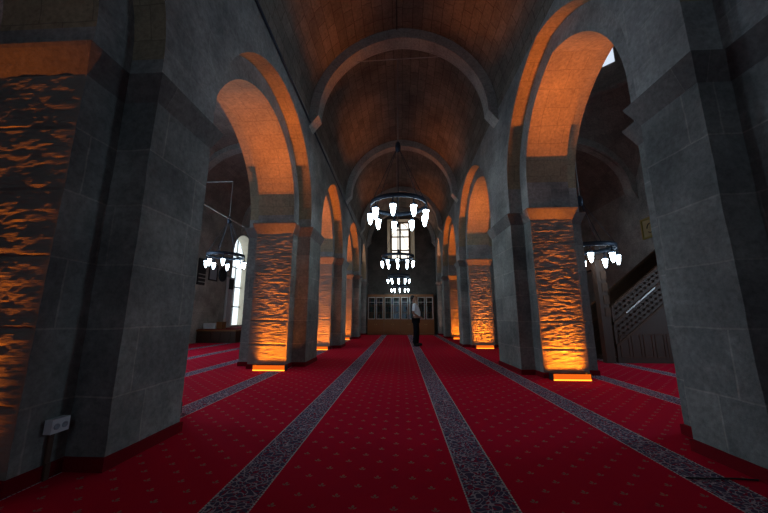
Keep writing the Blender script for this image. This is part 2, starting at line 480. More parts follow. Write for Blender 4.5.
arcade(RX, RP, 1, 'wall_nave_right', 2.37, 2.1, .5)

# ------------------------------------------------------------------ floor
mb = MB(); mb.face([(-10, -6.2, 0), (10, -6.2, 0), (10, 19.4, 0), (-10, 19.4, 0)]); struct(mb.build('floor', M['carpet']))

# ------------------------------------------------------------------ nave vault
def prof(h, zs, rise, n=36):
    """pointed vault section between -h[0] and h[1]"""
    c = (h[1]-h[0])/2; a = (h[0]+h[1])/2
    return [(y, z) for y, z in arc_pts(-h[0], h[1], zs, rise, n)]
ZV = 5.35
def section(y): return (1.97, 2.08+rdx(y))
mb = MB(); ys = [YR+(YB-YR)*k/44 for k in range(45)]
secs = [prof(section(y), ZV, 2.15) for y in ys]
for k in range(44):
    arc = 0
    for i in range(len(secs[k])-1):
        a, b = secs[k][i], secs[k][i+1]; c, d = secs[k+1][i], secs[k+1][i+1]
        L = math.hypot(b[0]-a[0], b[1]-a[1])
        mb.face([(a[0], ys[k], a[1]), (b[0], ys[k], b[1]), (d[0], ys[k+1], d[1]), (c[0], ys[k+1], c[1])],
                uv=[(ys[k], arc), (ys[k], arc+L), (ys[k+1], arc+L), (ys[k+1], arc)], smooth=True)
        arc += L
nave = struct(merge(mb.build('ceiling', M['vault'])))
def rib(y0, y1, parent, h=None, zs=ZV, r_in=1.9, r_out=2.15, th=.2, xc=0, foot=.28, mat='rib'):
    h = h or section(y0)
    mb = MB(); n = 36
    I = prof((h[0]-th, h[1]-th), zs, r_in, n); O = prof((h[0]+.01, h[1]+.01), zs, r_out+.01, n)
    I = [(x+xc, z) for x, z in I]; O = [(x+xc, z) for x, z in O]
    arc = 0
    for i in range(n):
        a, b, c, d = I[i], I[i+1], O[i+1], O[i]; L = math.hypot(b[0]-a[0], b[1]-a[1])
        uv = [(arc, 0), (arc+L, 0), (arc+L, .25), (arc, .25)]
        mb.face([(a[0], y0, a[1]), (b[0], y0, b[1]), (c[0], y0, c[1]), (d[0], y0, d[1])], uv=uv)
        mb.face([(a[0], y1, a[1]), (d[0], y1, d[1]), (c[0], y1, c[1]), (b[0], y1, b[1])], uv=[uv[0], uv[3], uv[2], uv[1]])
        mb.face([(a[0], y0, a[1]), (a[0], y1, a[1]), (b[0], y1, b[1]), (b[0], y0, b[1])], uv=[(arc, 0), (arc, .4), (arc+L, .4), (arc+L, 0)])
        arc += L
    for p, q in ((I[0], O[0]), (I[-1], O[-1])):       # corbelled foot dying into the wall
        w = (q[0], zs-foot)
        mb.face([(p[0], y0, p[1]), (q[0], y0, q[1]), (w[0], y0, w[1])]); mb.face([(p[0], y1, p[1]), (w[0], y1, w[1]), (q[0], y1, q[1])])
        mb.face([(p[0], y0, p[1]), (w[0], y0, w[1]), (w[0], y1, w[1]), (p[0], y1, p[1])])
    return merge(mb.build('transverse_arch', M[mat], parent))
for (a, b) in ((2.3, 2.62), (6.15, 6.47), (10.8, 11.12), (15.1, 15.42), (18.25, 18.59)): rib(a, b, nave)

# ------------------------------------------------------------------ side aisles
XL, XR = -8.0, 8.4
def aisle_vault(xa, xb, ya, yb, zs, rise, name):
    mb = MB(); c = (xa+xb)/2; h = (xb-xa)/2; P = prof((h, h), zs, rise, 28); n = max(2, int((yb-ya)/.8))
    for k in range(n):
        y0 = ya+(yb-ya)*k/n; y1 = ya+(yb-ya)*(k+1)/n; arc = 0
        for a, b in zip(P, P[1:]):
            L = math.hypot(b[0]-a[0], b[1]-a[1])
            mb.face([(a[0]+c, y0, a[1]), (b[0]+c, y0, b[1]), (b[0]+c, y1, b[1]), (a[0]+c, y1, a[1])], uv=[(y0, arc), (y0, arc+L), (y1, arc+L), (y1, arc)], smooth=True)
            arc += L
    return struct(merge(mb.build(name, M['aislevault'])))
la = aisle_vault(XL, LX['a'], YR, YB, 5.5, 2.1, 'ceiling')
for (a, b) in ((2.3, 2.7), (6.9, 7.3), (10.8, 11.15), (15.0, 15.4)):
    h = (LX['a']-XL)/2; rib(a, b, la, (h, h), 5.5, 1.9, 2.1, .18, (LX['a']+XL)/2, foot=.4, mat='rib')
ra = aisle_vault(RX['a'], XR, 11.3, YB, 5.5, 2.1, 'ceiling')
ra2 = aisle_vault(RX['a'], XR, YR, 5.9, 5.5, 2.1, 'ceiling')
h = (XR-RX['a'])/2
for (a, b, p) in ((11.0, 11.4, ra), (15.3, 15.7, ra), (5.6, 6.0, ra2), (2.3, 2.7, ra2)):
    rib(a, b, p, (h, h), 5.5, 1.85, 2.1, .2, (XR+RX['a'])/2, foot=.5, mat='aislewall')
# domed bay in front of the prayer niche
mb = MB(); cx, cy = (RX['a']+XR)/2, 8.5; hx, hy = (XR-RX['a'])/2+.02, 2.6; RR = 2.25; n = 96
def sq(t):
    c, s = math.cos(t), math.sin(t); k = min(hx/max(1e-6, abs(c)), hy/max(1e-6, abs(s))); return (cx+c*k, cy+s*k)
rings = []
for j in range(9):
    f = j/8; ring = []
    for k in range(n):
        t = 2*PI*k/n; o = sq(t); i_ = (cx+RR*math.cos(t), cy+RR*math.sin(t))
        do = math.hypot(o[0]-cx, o[1]-cy); zo = 5.5+2.0*max(0, 1-(do-min(hx, hy))/(math.hypot(hx, hy)-min(hx, hy)))**.7
        z = zo+(8.7-zo)*math.sin(f*PI/2)
        ring.append((o[0]+(i_[0]-o[0])*f, o[1]+(i_[1]-o[1])*f, z))
    rings.append(ring)
for z, r in ((8.72, RR-.1), (8.92, RR-.1), (8.94, RR), (11.0, RR), (11.02, RR-.07), (11.1, RR-.07), (11.12, RR)):
    rings.append([(cx+r*math.cos(2*PI*k/n), cy+r*math.sin(2*PI*k/n), z) for k in range(n)])
for q in range(1, 9):
    t = q/8*PI/2; rings.append([(cx+max(.001, RR*math.cos(t))*math.cos(2*PI*k/n), cy+max(.001, RR*math.cos(t))*math.sin(2*PI*k/n), 11.12+RR*math.sin(t)) for k in range(n)])
for a, b in zip(rings, rings[1:]):
    for k in range(n):
        k2 = (k+1) % n
        mb.face([a[k], a[k2], b[k2], b[k]], uv=[(k*.15, a[k][2]), (k*.15+.15, a[k][2]), (k*.15+.15, b[k][2]), (k*.15, b[k][2])], smooth=True)
dome = struct(merge(mb.build('ceiling', M['aislevault'])))
for k in range(8):       # small windows round the drum
    t = 2*PI*k/8+math.radians(46.5)
    mb = MB(); w, z0, z1 = .2, 9.75, 10.85
    u = Vector((math.cos(t), math.sin(t), 0)); v = Vector((-math.sin(t), math.cos(t), 0)); c0 = Vector((cx, cy, 0))+u*(RR-.02)
    P = [(-w, z0), (w, z0), (w, z1-.16)]+[(w*math.cos(PI*q/8), z1-.16+w*math.sin(PI*q/8)) for q in range(1, 8)]+[(-w, z1-.16)]
    mb.face([tuple(c0+v*a+Vector((0, 0, z)))for a, z in P])
    wdw = struct(mb.build('window_%d' % (10+k), M['daydome']))
    fb = MB()
    for i in range(len(P)):
        a, z = P[i]; b, y = P[(i+1) % len(P)]
        pa = c0+v*a+Vector((0, 0, z))-u*.01; pb = c0+v*b+Vector((0, 0, y))-u*.01
        fb.tube(pa, pb, .02, 6)
    fb.build('window_frame', M['steel'], wdw)

# ------------------------------------------------------------------ enclosing walls
def holed(mb, P, rect, hole, inv=False, mi=0):
    """rect with rectangular hole; P maps (u,z)->xyz"""
    (u0, u1, z0, z1), (a0, a1, b0, b1) = rect, hole
    for q in ([(u0, z0), (a0, z0), (a0, z1), (u0, z1)], [(a1, z0), (u1, z0), (u1, z1), (a1, z1)],
              [(a0, z0), (a1, z0), (a1, b0), (a0, b0)], [(a0, b1), (a1, b1), (a1, z1), (a0, z1)]):
        q = [P(*c) for c in q if True]
        if abs(q[0][0]-q[1][0])+abs(q[0][1]-q[1][1]) < 1e-6: continue
        mb.face(q[::-1] if inv else q, mi=mi)
# far end wall with the tall window
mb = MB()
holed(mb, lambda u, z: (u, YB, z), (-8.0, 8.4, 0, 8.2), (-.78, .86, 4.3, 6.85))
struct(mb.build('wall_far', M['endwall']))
mb = MB(); A = [(-.78, 4.3), (.86, 4.3), (.86, 6.85), (-.78, 6.85)]; B = [(-.56, 4.42), (.56, 4.42), (.56, 6.78), (-.56, 6.78)]
for i in range(4):
    j = (i+1) % 4; mb.face([(A[i][0], YB, A[i][1]), (A[j][0], YB, A[j][1]), (B[j][0], YB+.5, B[j][1]), (B[i][0], YB+.5, B[i][1])])
win = struct(mb.build('window_1', M['plaster']))
mb = MB(); mb.face([(-.56, YB+.47, 4.42), (.56, YB+.47, 4.42), (.56, YB+.47, 6.78), (-.56, YB+.47, 6.78)]); mb.build('pane', M['day'], win)
mb = MB()
for x in (-.55, 0, .55): mb.box((x-.045, YB+.40, 4.42), (x+.045, YB+.46, 6.78))
for z in (4.45, 5.0, 5.85, 6.3, 6.75): mb.box((-.56, YB+.41, z-.04), (.56, YB+.455, z+.04))
ap = arc_pts(-.45, .45, 6.3, .42, 16)
mb.path([(y, YB+.43, z) for y, z in ap], .02)
mb.build('window_frame', M['wood'], win)

# left aisle wall with deep arched window niche
mb = MB(); n0, n1, zb_, zt_ = 14.5, 16.5, .6, 5.1
layer_pts = [(n0, zb_)]+arc_pts(n0, n1, zt_-1.0, 1.0, 20)+[(n1, zb_)]
mb.face([(XL, n0, 0), (XL, YR, 0), (XL, YR, 6.2), (XL, n0, 6.2)]); mb.face([(XL, YB+.8, 0), (XL, n1, 0), (XL, n1, 6.2), (XL, YB+.8, 6.2)])
mb.face([(XL, n1, 0), (XL, n0, 0), (XL, n0, zb_), (XL, n1, zb_)])
for (a, za), (b, zb) in zip(layer_pts, layer_pts[1:]):
    if b-a > 1e-5: mb.face([(XL, b, zb), (XL, a, za), (XL, a, 6.2), (XL, b, 6.2)])
wl = struct(mb.build('wall_left', M['aislewall']))
mb = MB(); loop = layer_pts
for (a, za), (b, zb) in zip(loop, loop[1:]+loop[:1]):
    mb.face([(XL, a, za), (XL, b, zb), (XL-.62, b, zb), (XL-.62, a, za)])
wn = struct(mb.build('window_2', M['plaster']))
mb = MB(); mb.face([(XL-.6, a, z) for a, z in loop]); mb.build('pane', M['daycool'], wn)
mb = MB()
for y in (15.17, 15.83): mb.box((XL-.58, y-.03, zb_), (XL-.53, y+.03, zt_-.15))
for z in (1.5, 2.5, 3.5, 4.1): mb.box((XL-.575, n0, z-.03), (XL-.535, n1, z+.03))
mb.build('window_frame', M['whiteframe'], wn)
mb = MB(); mb.face([(XR, YR, 0), (XR, YB, 0), (XR, YB, 9), (XR, YR, 9)]); struct(mb.build('wall_right', M['aislewall']))
def added_sidewin(x, y0, y1, z0, z1, n, inw):  # unseen glowing windows, added to send cool light across the aisles
    P = [(y0, z0)]+arc_pts(y0, y1, z1-.7, .7, 16)+[(y1, z0)]
    b = MB(); q = [(x+inw*.02, a, z) for a, z in P]; b.face(q if inw < 0 else q[::-1]); w_ = struct(b.build('window_%d' % n, M['fillside']))
    f = MB()
    for (a, z), (c, d) in zip(P, P[1:]+P[:1]): f.tube((x+inw*.03, a, z), (x+inw*.03, c, d), .05, 6)
    for t in (.33, .66): yy = y0+(y1-y0)*t; f.box((x+inw*.02, yy-.02, z0), (x+inw*.05, yy+.02, z1-.1))
    for t in (.25, .5, .75): zz = z0+(z1-z0)*t; f.box((x+inw*.02, y0, zz-.02), (x+inw*.05, y1, zz+.02))
    f.build('window_frame', M['whiteframe'], w_)
added_sidewin(XL, 3.6, 5.6, 1.0, 4.6, 3, 1); added_sidewin(XL, 7.0, 9.0, 1.0, 4.6, 4, 1)
added_sidewin(XR, 3.6, 5.6, 1.0, 4.6, 5, -1)
# rear wall behind the viewpoint; its glowing doors and window are added fill light
mb = MB(); holed(mb, lambda u, z: (u, YR, z), (-8.1, 8.5, 0, 3.6), (-1.4, 1.4, 0.0, 3.2), inv=True); holed(mb, lambda u, z: (u, YR, z), (-8.1, 8.5, 3.6, 8.4), (-.8, .9, 4.2, 6.8), inv=True); struct(mb.build('wall_rear', M['aislewall']))
mb = MB(); mb.face([(-.8, YR-.3, 4.2), (-.8, YR-.3, 6.8), (.9, YR-.3, 6.8), (.9, YR-.3, 4.2)]); w8 = struct(mb.build('window_8', M['fillrear']))  # unseen window, added to light ribs and vault from behind
mb = MB()
for x in (-.77, .05, .87): mb.box((x-.03, YR-.28, 4.2), (x+.03, YR-.22, 6.8))
for z in (4.23, 5.1, 5.95, 6.77): mb.box((-.8, YR-.27, z-.03), (.9, YR-.23, z+.03))
mb.build('window_frame', M['wood'], w8)
mb = MB(); A = [(-.8, 4.2), (.9, 4.2), (.9, 6.8), (-.8, 6.8)]
for i in range(4):
    j = (i+1) % 4; mb.face([(A[i][0], YR-.31, A[i][1]), (A[j][0], YR-.31, A[j][1]), (A[j][0], YR, A[j][1]), (A[i][0], YR, A[i][1])])
mb.build('reveal', M['plaster'], w8)
for k, x in enumerate((-1.4, 0)):  # unseen glazed doors, added as a weak bluish fill
    fb = MB(); fb.box((x, YR-.06, 0), (x+.12, YR, 3.2)); fb.box((x+1.28, YR-.06, 0), (x+1.4, YR, 3.2)); fb.box((x+.12, YR-.06, 0), (x+1.28, YR, .3)); fb.box((x+.12, YR-.06, 3.05), (x+1.28, YR, 3.2)); fb.box((x+.12, YR-.06, 1.5), (x+1.28, YR, 1.6))
    d = struct(fb.build('added_door_%d' % (k+1), M['darkwood']))
    pb = MB(); pb.face([(x+.1, YR-.04, .3), (x+.1, YR-.04, 3.06), (x+1.3, YR-.04, 3.06), (x+1.3, YR-.04, .3)]); pb.build('pane', M['filldoor'], d)

# ------------------------------------------------------------------ amber floor uplights
def uplight(x0, x1, yface, power, label, col=(1, .215, .008), led='led', dif='leddif', group='amber uplights at pier feet', yf=None, back=False):
    xm = (x0+x1)/2; w = (x1-x0); yc = yface+.17 if back else yface-.13 if yf is None else yf+.09
    root = empty('floor_uplight', (xm, yc, 0)); tag(root, label, 'uplight', group)
    hb = MB(); hb.box((-w/2, -.07, .0), (w/2, .07, .012)); hb.box((-w/2-.012, -.07, 0), (-w/2, .07, .105)); hb.box((w/2, -.07, 0), (w/2+.012, .07, .105)); hb.box((-w/2, .068, .012), (w/2, .075, .085))
    hb.build('housing', M['black'], root)
    db = MB(); db.box((-w/2, -.07, .022), (w/2, -.062, .1)); db.build('diffuser', M[dif], root)
    lb = MB(); lb.box((-w/2, -.075, .002), (w/2, -.06, .02)); lb.build('led_strip', M[led], root)
    for tilt, spr, k in ((8, 38, .42), (-7, 34, .8), (22, 80, .3)):
        L = bpy.data.lights.new('amber_light', 'AREA'); L.shape = 'RECTANGLE'; L.size = w; L.size_y = .03; L.energy = power*k; L.color = col; L.spread = math.radians(spr)
        lo = bpy.data.objects.new('amber_light', L); C.objects.link(lo); lo.parent = root; lo.location = (0, .05, .09); lo.rotation_euler = (math.radians(180-tilt), 0, 0)
    if back: root.rotation_euler = (0, 0, PI)
    return root
UP = 16
uplight(-3.0, -2.45, LP[0][0], UP*.36, 'amber uplight at the foot of the left foreground pier', yf=1.66)
uplight(-2.80, -2.19, LP[1][0], UP*1.0, 'amber glowing uplight at foot of second left pier', yf=6.08)
uplight(-2.75, -2.25, LP[2][0], UP*.9, 'amber glowing uplight at foot of third left pier', yf=9.9)
uplight(-2.75, -2.28, LP[3][0], UP*.8, 'small amber uplight at foot of fourth left pier', yf=14.25)
uplight(2.42, 3.0, RP[1][0], UP*1.15, 'brightest, widest amber uplight at foot of second right pier', yf=5.42)
uplight(2.40, 2.95, RP[2][0], UP*1.1, 'amber glowing uplight at foot of third right pier', yf=10.58)
uplight(2.38, 2.9, RP[3][0], UP*1.1, 'small amber uplight at foot of fourth right pier', yf=14.95)
uplight(-2.9, -2.35, LP[4][0], 9, 'pale whitish uplight at foot of far left half pier', (1, .7, .6), 'ledpale', 'ledpale', 'pale uplights near the end wall', yf=17.3)
uplight(2.35, 2.9, RP[4][0], 14, 'pale whitish uplight at foot of far right half pier', (1, .5, .35), 'ledpale', 'ledpale', 'pale uplights near the end wall', yf=17.4)
# the far sides of the piers carry the same lamps, out of sight from the front
for (x0, x1, P, n_) in ((-2.9, -2.35, LP, 'left'), (2.42, 2.98, RP, 'right')):
    for i, nm in enumerate(('foreground', 'second', 'third', 'fourth')):
        uplight(x0+(.42 if i == 0 and x0 > 0 else 0), x1+(.2 if i == 0 and x0 > 0 else 0), P[i][3], UP*.25, 'amber uplight behind the %s pier of the %s row, facing the end wall' % (nm, n_), group='amber uplights behind the piers', back=True)

# ------------------------------------------------------------------ chandeliers
def chandelier(loc, r, hub, top, label, group, nb=10, s=1., mat='bulb', ph=.5):
    root = empty('ring_chandelier', loc); tag(root, label, 'chandelier', group)
    b = MB(); b.lathe([(r+.012, -.045), (r+.012, .045), (r-.012, .045), (r-.012, -.045)], n=48, close=True); b.build('ring', M['iron'], root)
    b = MB(); b.lathe([(.02, -.12), (.055, -.1), (.06, .0), (.05, .08), (.02, .12)], (0, 0, hub), 16); b.build('hub', M['iron'], root)
    b = MB(); b.lathe([(.014, hub+.1), (.014, top)], n=8); b.build('suspension_rod', M['steel'], root)
    for k in range(6):
        t = 2*PI*(k+.5)/6; b = MB(); b.tube((.03*math.cos(t), .03*math.sin(t), hub-.05), (r*math.cos(t), r*math.sin(t), .03), .006, 5); b.build('stay', M['iron'], root)
    for k in range(nb):
        t = 2*PI*(k+ph)/nb; x, y = r*math.cos(t), r*math.sin(t)
        a = MB(); a.lathe([(.012, -.03), (.012, -.12), (.03, -.13), (.05*s, -.15), (.055*s, -.195), (.045*s, -.19)], (x, y, 0), 12)
        arm = a.build('lamp_holder', M['iron'], root)
        q = MB(); q.lathe([(z_[0]*s, -.195-z_[1]*s) for z_ in ((.068, 0), (.064, .02), (.055, .05), (.053, .11), (.042, .17), (.025, .215), (.014, .235), (.001, .24))], (x, y, 0), 14)
        q.lathe([(.001, -.197), (.068*s, -.195)], (x, y, 0), 14)
        q.build('lamp_shade', M[mat], arm)
    return root
G = 'ring chandeliers down the nave'
chandelier((-.03, 6.3, 3.29), .585, 1.33, 3.52, 'largest, nearest ring chandelier of the nave, blazing white tulip lamps', G, nb=9, s=.92, ph=-100/40)
chandelier((-.1, 11.0, 3.08), .57, 1.2, 4.0, 'second ring chandelier down the nave, hanging below the end window', G, s=.72)
chandelier((-.1, 15.3, 2.95), .54, 1.2, 4.2, 'third ring chandelier down the nave, small before the dark end wall', G, s=.66)
chandelier((-.05, 17.3, 2.66), .48, 1.0, 4.2, 'farthest and lowest ring chandelier, just above the bookcases', G, s=.58)
chandelier((-5.6, 9.7, 2.92), .55, 1.2, 2.53, 'ring chandelier hanging in the left aisle before the bright arched window', 'ring chandeliers in the aisles', nb=8, s=.85)
chandelier((4.03, 6.95, 2.45), .55, 1.1, 5.7, 'ring chandelier in the right aisle, half hidden beside the minbar', 'ring chandeliers in the aisles', nb=8, s=.8)

def tube_thing(name, pts, r, mat, label, cat, n=8):
    b = MB(); b.path(pts, r, n); o = b.build(name, M[mat]); tag(o, label, cat); return o
tube_thing('tie_wire', [(-.95, 6.3, 6.8), (.98, 6.3, 6.84)], .008, 'steel', 'thin pale wire stretched across the nearest nave rib', 'wire')
tube_thing('ceiling_cable', [(-.02, 2.75, 7.44), (-.03, 6.1, 7.42)], .012, 'black', 'thin dark cable along the crown of the nave vault', 'cable')
tube_thing('wall_cable', [(-1.945, 2.9, 5.3), (-1.95, 15.6, 4.86), (-1.95, 15.62, 3.6)], .022, 'iron', 'long dark pipe running along the left nave wall above arches', 'pipe')
tube_thing('conduit', [(XL, 9.7, 5.47), (-5.6, 9.7, 5.47)], .016, 'steel', 'thin straight conduit from the left wall carrying the aisle chandelier', 'conduit')
tube_thing('tie_rod', [(-5.0, YR, 3.83), (-5.0, YB, 3.83)], .022, 'steel', 'long pale iron rod running the length of the left aisle', 'rod')

# ------------------------------------------------------------------ bookcases on the end wall
bx0, bw, bh, bd = -1.90, .938, 2.20, .42
by1 = YB-.01; by0 = by1-bd
def bookcase(k):
    root = empty('bookcase', (bx0+bw*(k+.5), by0+bd/2, 0)); f = -bd/2; b = bd/2; w = bw/2-.003
    cb = MB(); cb.box((-w, f+.02, 0), (-w+.025, b, bh)); cb.box((w-.025, f+.02, 0), (w, b, bh)); cb.box((-w+.025, b-.02, .05), (w-.025, b, bh))
    cb.box((-w, f, bh), (w, b, bh+.05)); cb.box((-w+.025, f+.03, 0), (w-.025, b-.02, .09)); cb.box((-w+.025, f+.02, .80), (w-.025, b-.02, .86)); cb.box((-w+.025, f+.02, bh-.12), (w-.025, b-.02, bh))
    cb.build('carcass', M['wood'], root)
    for z in (1.26, 1.68): s = MB(); s.box((-w+.026, f+.06, z), (w-.026, b-.021, z+.02)); s.build('shelf', M['wood'], root)
    for sgn in (-1, 1):
        x0, x1 = (-w+.004, -.003) if sgn < 0 else (.003, w-.004)
        d = MB(); d.box((x0, f, .10), (x1, f+.018, .79)); dd = bevel(d.build('cupboard_door', M['wood'], root), .004)
        kx = x1-.05 if sgn < 0 else x0+.05
        h = MB(); h.lathe([(.001, 0), (.018, .002), (.02, .012), (.012, .025), (.001, .028)], n=12); ho = h.build('knob', M['gold'], dd); ho.rotation_euler = (PI/2, 0, 0); ho.location = (kx, f, .58)
        g0, g1 = x0+.035, x1-.035; za, zb = .86, bh-.10
        d = MB(); d.box((g0, f, za), (g0+.035, f+.02, zb)); d.box((g1-.035, f, za), (g1, f+.02, zb)); d.box((g0+.035, f, za), (g1-.035, f+.02, za+.035)); d.box((g0+.035, f, zb-.035), (g1-.035, f+.02, zb)); d.box((g0+.035, f+.002, zb-.3), (g1-.035, f+.016, zb-.275))
        gd = d.build('glazed_door', M['whiteframe'], root)
        p = MB(); p.box((g0+.035, f+.008, za+.035), (g1-.035, f+.012, zb-.035)); p.build('glass_pane', M['glass'], gd)
    return root
for k, lab in enumerate(('glazed wooden bookcase at the far wall, leftmost of the four', 'glazed wooden bookcase at the far wall, second from left',
                         'glazed wooden bookcase at the far wall, mostly just left of the standing person', 'glazed wooden bookcase at the far wall, rightmost, behind the person')):
    tag(bookcase(k), lab, 'bookcase', 'row of glazed bookcases against the far wall')
bk = MB(); bk.box((-.5, -.5, 0), (.5, .5, 1))
cover = bk.build('hardback_book', plain('book_cover', (.10, .03, .03), .6))
cols = [plain('book_cover_%s' % n, c, .6) for n, c in (('maroon', (.12, .02, .02)), ('green', (.02, .07, .04)), ('navy', (.02, .03, .09)), ('black', (.02, .02, .02)), ('cream', (.3, .26, .18)))]
cn = ['maroon', 'dark green', 'navy', 'black', 'cream']
meshes = []
for c in cols:
    me = cover.data.copy(); me.materials.clear(); me.materials.append(c); meshes.append(me)
bpy.data.objects.remove(cover)
pos = ['leftmost', 'second from left', 'third from left', 'rightmost']
for k in range(4):
    for si, z in enumerate((.86, 1.28, 1.70)):
        x = bx0+bw*k+.05+random.uniform(0, .05); e = bx0+bw*(k+1)-.07
        while x < e:
            t = random.uniform(.045, .075); hh = random.uniform(.24, .34)
            if random.random() < .1: x += .12; continue
            if x+t > e: break
            ci = random.choice((0, 1, 2, 3, 3, 1, 2, 0, 4)); o = bpy.data.objects.new('hardback_book', meshes[ci]); C.objects.link(o)
            o.location = (x+t/2, by0+.2, z+.001); o.scale = (t*.92, .2, hh)
            tag(o, '%s hardback book on the %s shelf of the %s far bookcase' % (cn[ci], ('lowest', 'middle', 'upper')[si], pos[k]), 'book',
                '%s books, %s shelf of the %s bookcase' % (cn[ci], ('lowest', 'middle', 'upper')[si], pos[k]))
            x += t

# ------------------------------------------------------------------ socket box, duct, loose cable
sk = MB(); sk.box((LX['b']+.009, 2.03, .275), (LX['b']+.06, 2.14, .36)); so = bevel(sk.build('socket_box', M['white'], loc=(LX['b'], 2.05, .27)), .008)
tag(so, 'white twin socket box fixed low on the left foreground pier', 'socket')
for y in (.01, .06):
    b = MB(); b.lathe([(.018, 0), (.018, .004), (.014, .004), (.012, .001), (.001, .001)], n=16); q = b.build('socket_face', M['socket'], so); q.rotation_euler = (0, PI/2, 0); q.location = (.06, y, .045)
dk = MB(); dk.box((LX['b']+.009, 2.06, .09), (LX['b']+.025, 2.09, .274)); dk.box((LX['b']+.022, 2.06, .0), (LX['b']+.035, 2.09, .1)); tag(bevel(dk.build('cable_duct', M['brown']), .003), 'brown cable duct from the white socket box to the floor', 'duct')
tube_thing('loose_cable', [(1.78, 2.31, .006), (1.92, 2.30, .008), (2.06, 2.315, .006), (2.2, 2.30, .006)], .005, 'black', 'thin black cable lying across the carpet border by the right pier', 'cable')

# ------------------------------------------------------------------ left aisle furniture
pr = empty('prayer_platform', (-7.2, 14, 0)); tag(pr, 'low dark wooden platform with red carpet top in the left aisle', 'platform')
off = pr.location
def part(name, mat, root, fn, bev=0):
    b = MB(); fn(b); o = b.build(name, M[mat], root); o.location = -root.location
    if bev: bevel(o, bev)
    return o
part('base', 'darkwood', pr, lambda b: b.box((XL+.01, 12.3, 0), (-6.42, 18.55, .44)), .01)
part('top_board', 'wood', pr, lambda b: b.box((XL+.01, 12.26, .44), (-6.38, 18.55, .50)), .008)
part('carpet', 'redskirt', pr, lambda b: b.box((XL+.01, 12.34, .50), (-6.46, 18.5, .52)))
for x in (-7.6, -7.2, -6.8): part('front_panel', 'darkwood', pr, lambda b: b.box((x-.17, 12.27, .06), (x+.17, 12.3, .38)), .006)
part('step', 'darkwood', pr, lambda b: b.box((-6.41, 13.2, 0), (-6.05, 16.5, .22)), .01)
tb = MB(); tb.box((-7.95, 12.6, .52), (-7.45, 13.0, .74)); tag(bevel(tb.build('storage_chest', M['white']), .01), 'low white chest standing on the left aisle platform', 'chest')
tb = MB(); tb.box((-7.42, 12.65, .52), (-7.2, 12.95, .78)); tb.box((-7.44, 12.63, .78), (-7.18, 12.97, .8)); tag(bevel(tb.build('wooden_box', M['wood']), .006), 'small brown wooden box next to the white chest on platform', 'box')
# pictures on the left wall
def frame(y0, y1, z0, z1, label, inner):
    r = empty('picture_frame', (XL+.02, (y0+y1)/2, (z0+z1)/2)); tag(r, label, 'picture')
    b = MB(); t = .05
    b.box((XL, y0, z0), (XL+.035, y0+t, z1)); b.box((XL, y1-t, z0), (XL+.035, y1, z1)); b.box((XL, y0+t, z0), (XL+.035, y1-t, z0+t)); b.box((XL, y0+t, z1-t), (XL+.035, y1-t, z1))
    o = b.build('frame', M['black'], r); o.location = -r.location
    b = MB(); b.box((XL+.002, y0+t, z0+t), (XL+.015, y1-t, z1-t)); o = b.build('picture', M[inner], r); o.location = -r.location
frame(12.68, 13.3, 2.5, 3.2, 'dark framed grey picture on the left aisle wall, beside round plaque', 'socket')
rq = empty('round_plaque', (XL+.02, 13.7, 2.85)); tag(rq, 'dark round plaque on the left aisle wall nearest the arched window', 'plaque')
for nm, pf, mt in (('disc', [(.001, .0), (.001, .012), (.26, .012), (.26, 0)], 'black'), ('rim', [(.26, 0), (.26, .03), (.29, .04), (.31, .03), (.31, 0)], 'iron')):
    rr = MB(); rr.lathe(pf, n=32); ro = rr.build(nm, M[mt], rq); ro.rotation_euler = (0, PI/2, 0); ro.location = (-.016, 0, 0)
rk = empty('wall_rack', (XL+.05, 12.15, 2.5)); tag(rk, 'small black rack with pale rails on left aisle wall, leftmost hanging item', 'rack')
part('rack_panel', 'black', rk, lambda b: b.box((XL+.001, 11.95, 2.25), (XL+.06, 12.4, 3.3)))
for z in (2.35, 2.5, 2.65): part('rail', 'whiteframe', rk, lambda b: b.box((XL+.061, 11.95, z), (XL+.1, 12.4, z+.03)))
lp = empty('slatted_panel', (XL+.08, 14.3, .52)); tag(lp, 'tall narrow white slatted panel standing at the edge of the arched window', 'panel')
part('frame', 'white', lp, lambda b: (b.box((XL+.03, 14.05, .521), (XL+.13, 14.10, 2.8)), b.box((XL+.03, 14.50, .521), (XL+.13, 14.55, 2.8)), b.box((XL+.03, 14.10, 2.72), (XL+.13, 14.50, 2.8)), b.box((XL+.03, 14.10, .521), (XL+.13, 14.50, .62)), b.box((XL+.03, 14.10, .62), (XL+.05, 14.50, 2.72))))
for k in range(12): part('slat', 'white', lp, lambda b: b.box((XL+.051, 14.10, .68+k*.125), (XL+.11, 14.50, .76+k*.125)))
part('top_panel', 'black', lp, lambda b: b.box((XL+.051, 14.10, 2.25), (XL+.14, 14.50, 2.71)))

# ------------------------------------------------------------------ minbar in the right aisle
mr = empty('minbar', (6.4, 7.9, 0)); tag(mr, 'dark carved wooden minbar with sloping stair rail in the right aisle', 'minbar')
y0, y1 = 7.5, 8.4; X0 = 4.66; sl = .80; zr0 = 1.24
def quadprism(b, pts, ya, yb):
    b.face([(x, ya, z) for x, z in pts]); b.face([(x, yb, z) for x, z in pts[::-1]])
    for (p, q) in zip(pts, pts[1:]+pts[:1]): b.face([(p[0], ya, p[1]), (p[0], yb, p[1]), (q[0], yb, q[1]), (q[0], ya, q[1])])
def line(x, off=0): return zr0+off+(x-X0-.1)*sl
XE = 7.6
part('side_panel', 'darkwood', mr, lambda b: quadprism(b, [(X0+.1, 0), (XE, 0), (XE, line(XE, -.9)), (X0+.1, line(X0+.1, -.9))], y0, y0+.04))
part('side_panel', 'darkwood', mr, lambda b: quadprism(b, [(X0+.1, 0), (XE, 0), (XE, line(XE, -.9)), (X0+.1, line(X0+.1, -.9))], y1-.04, y1))
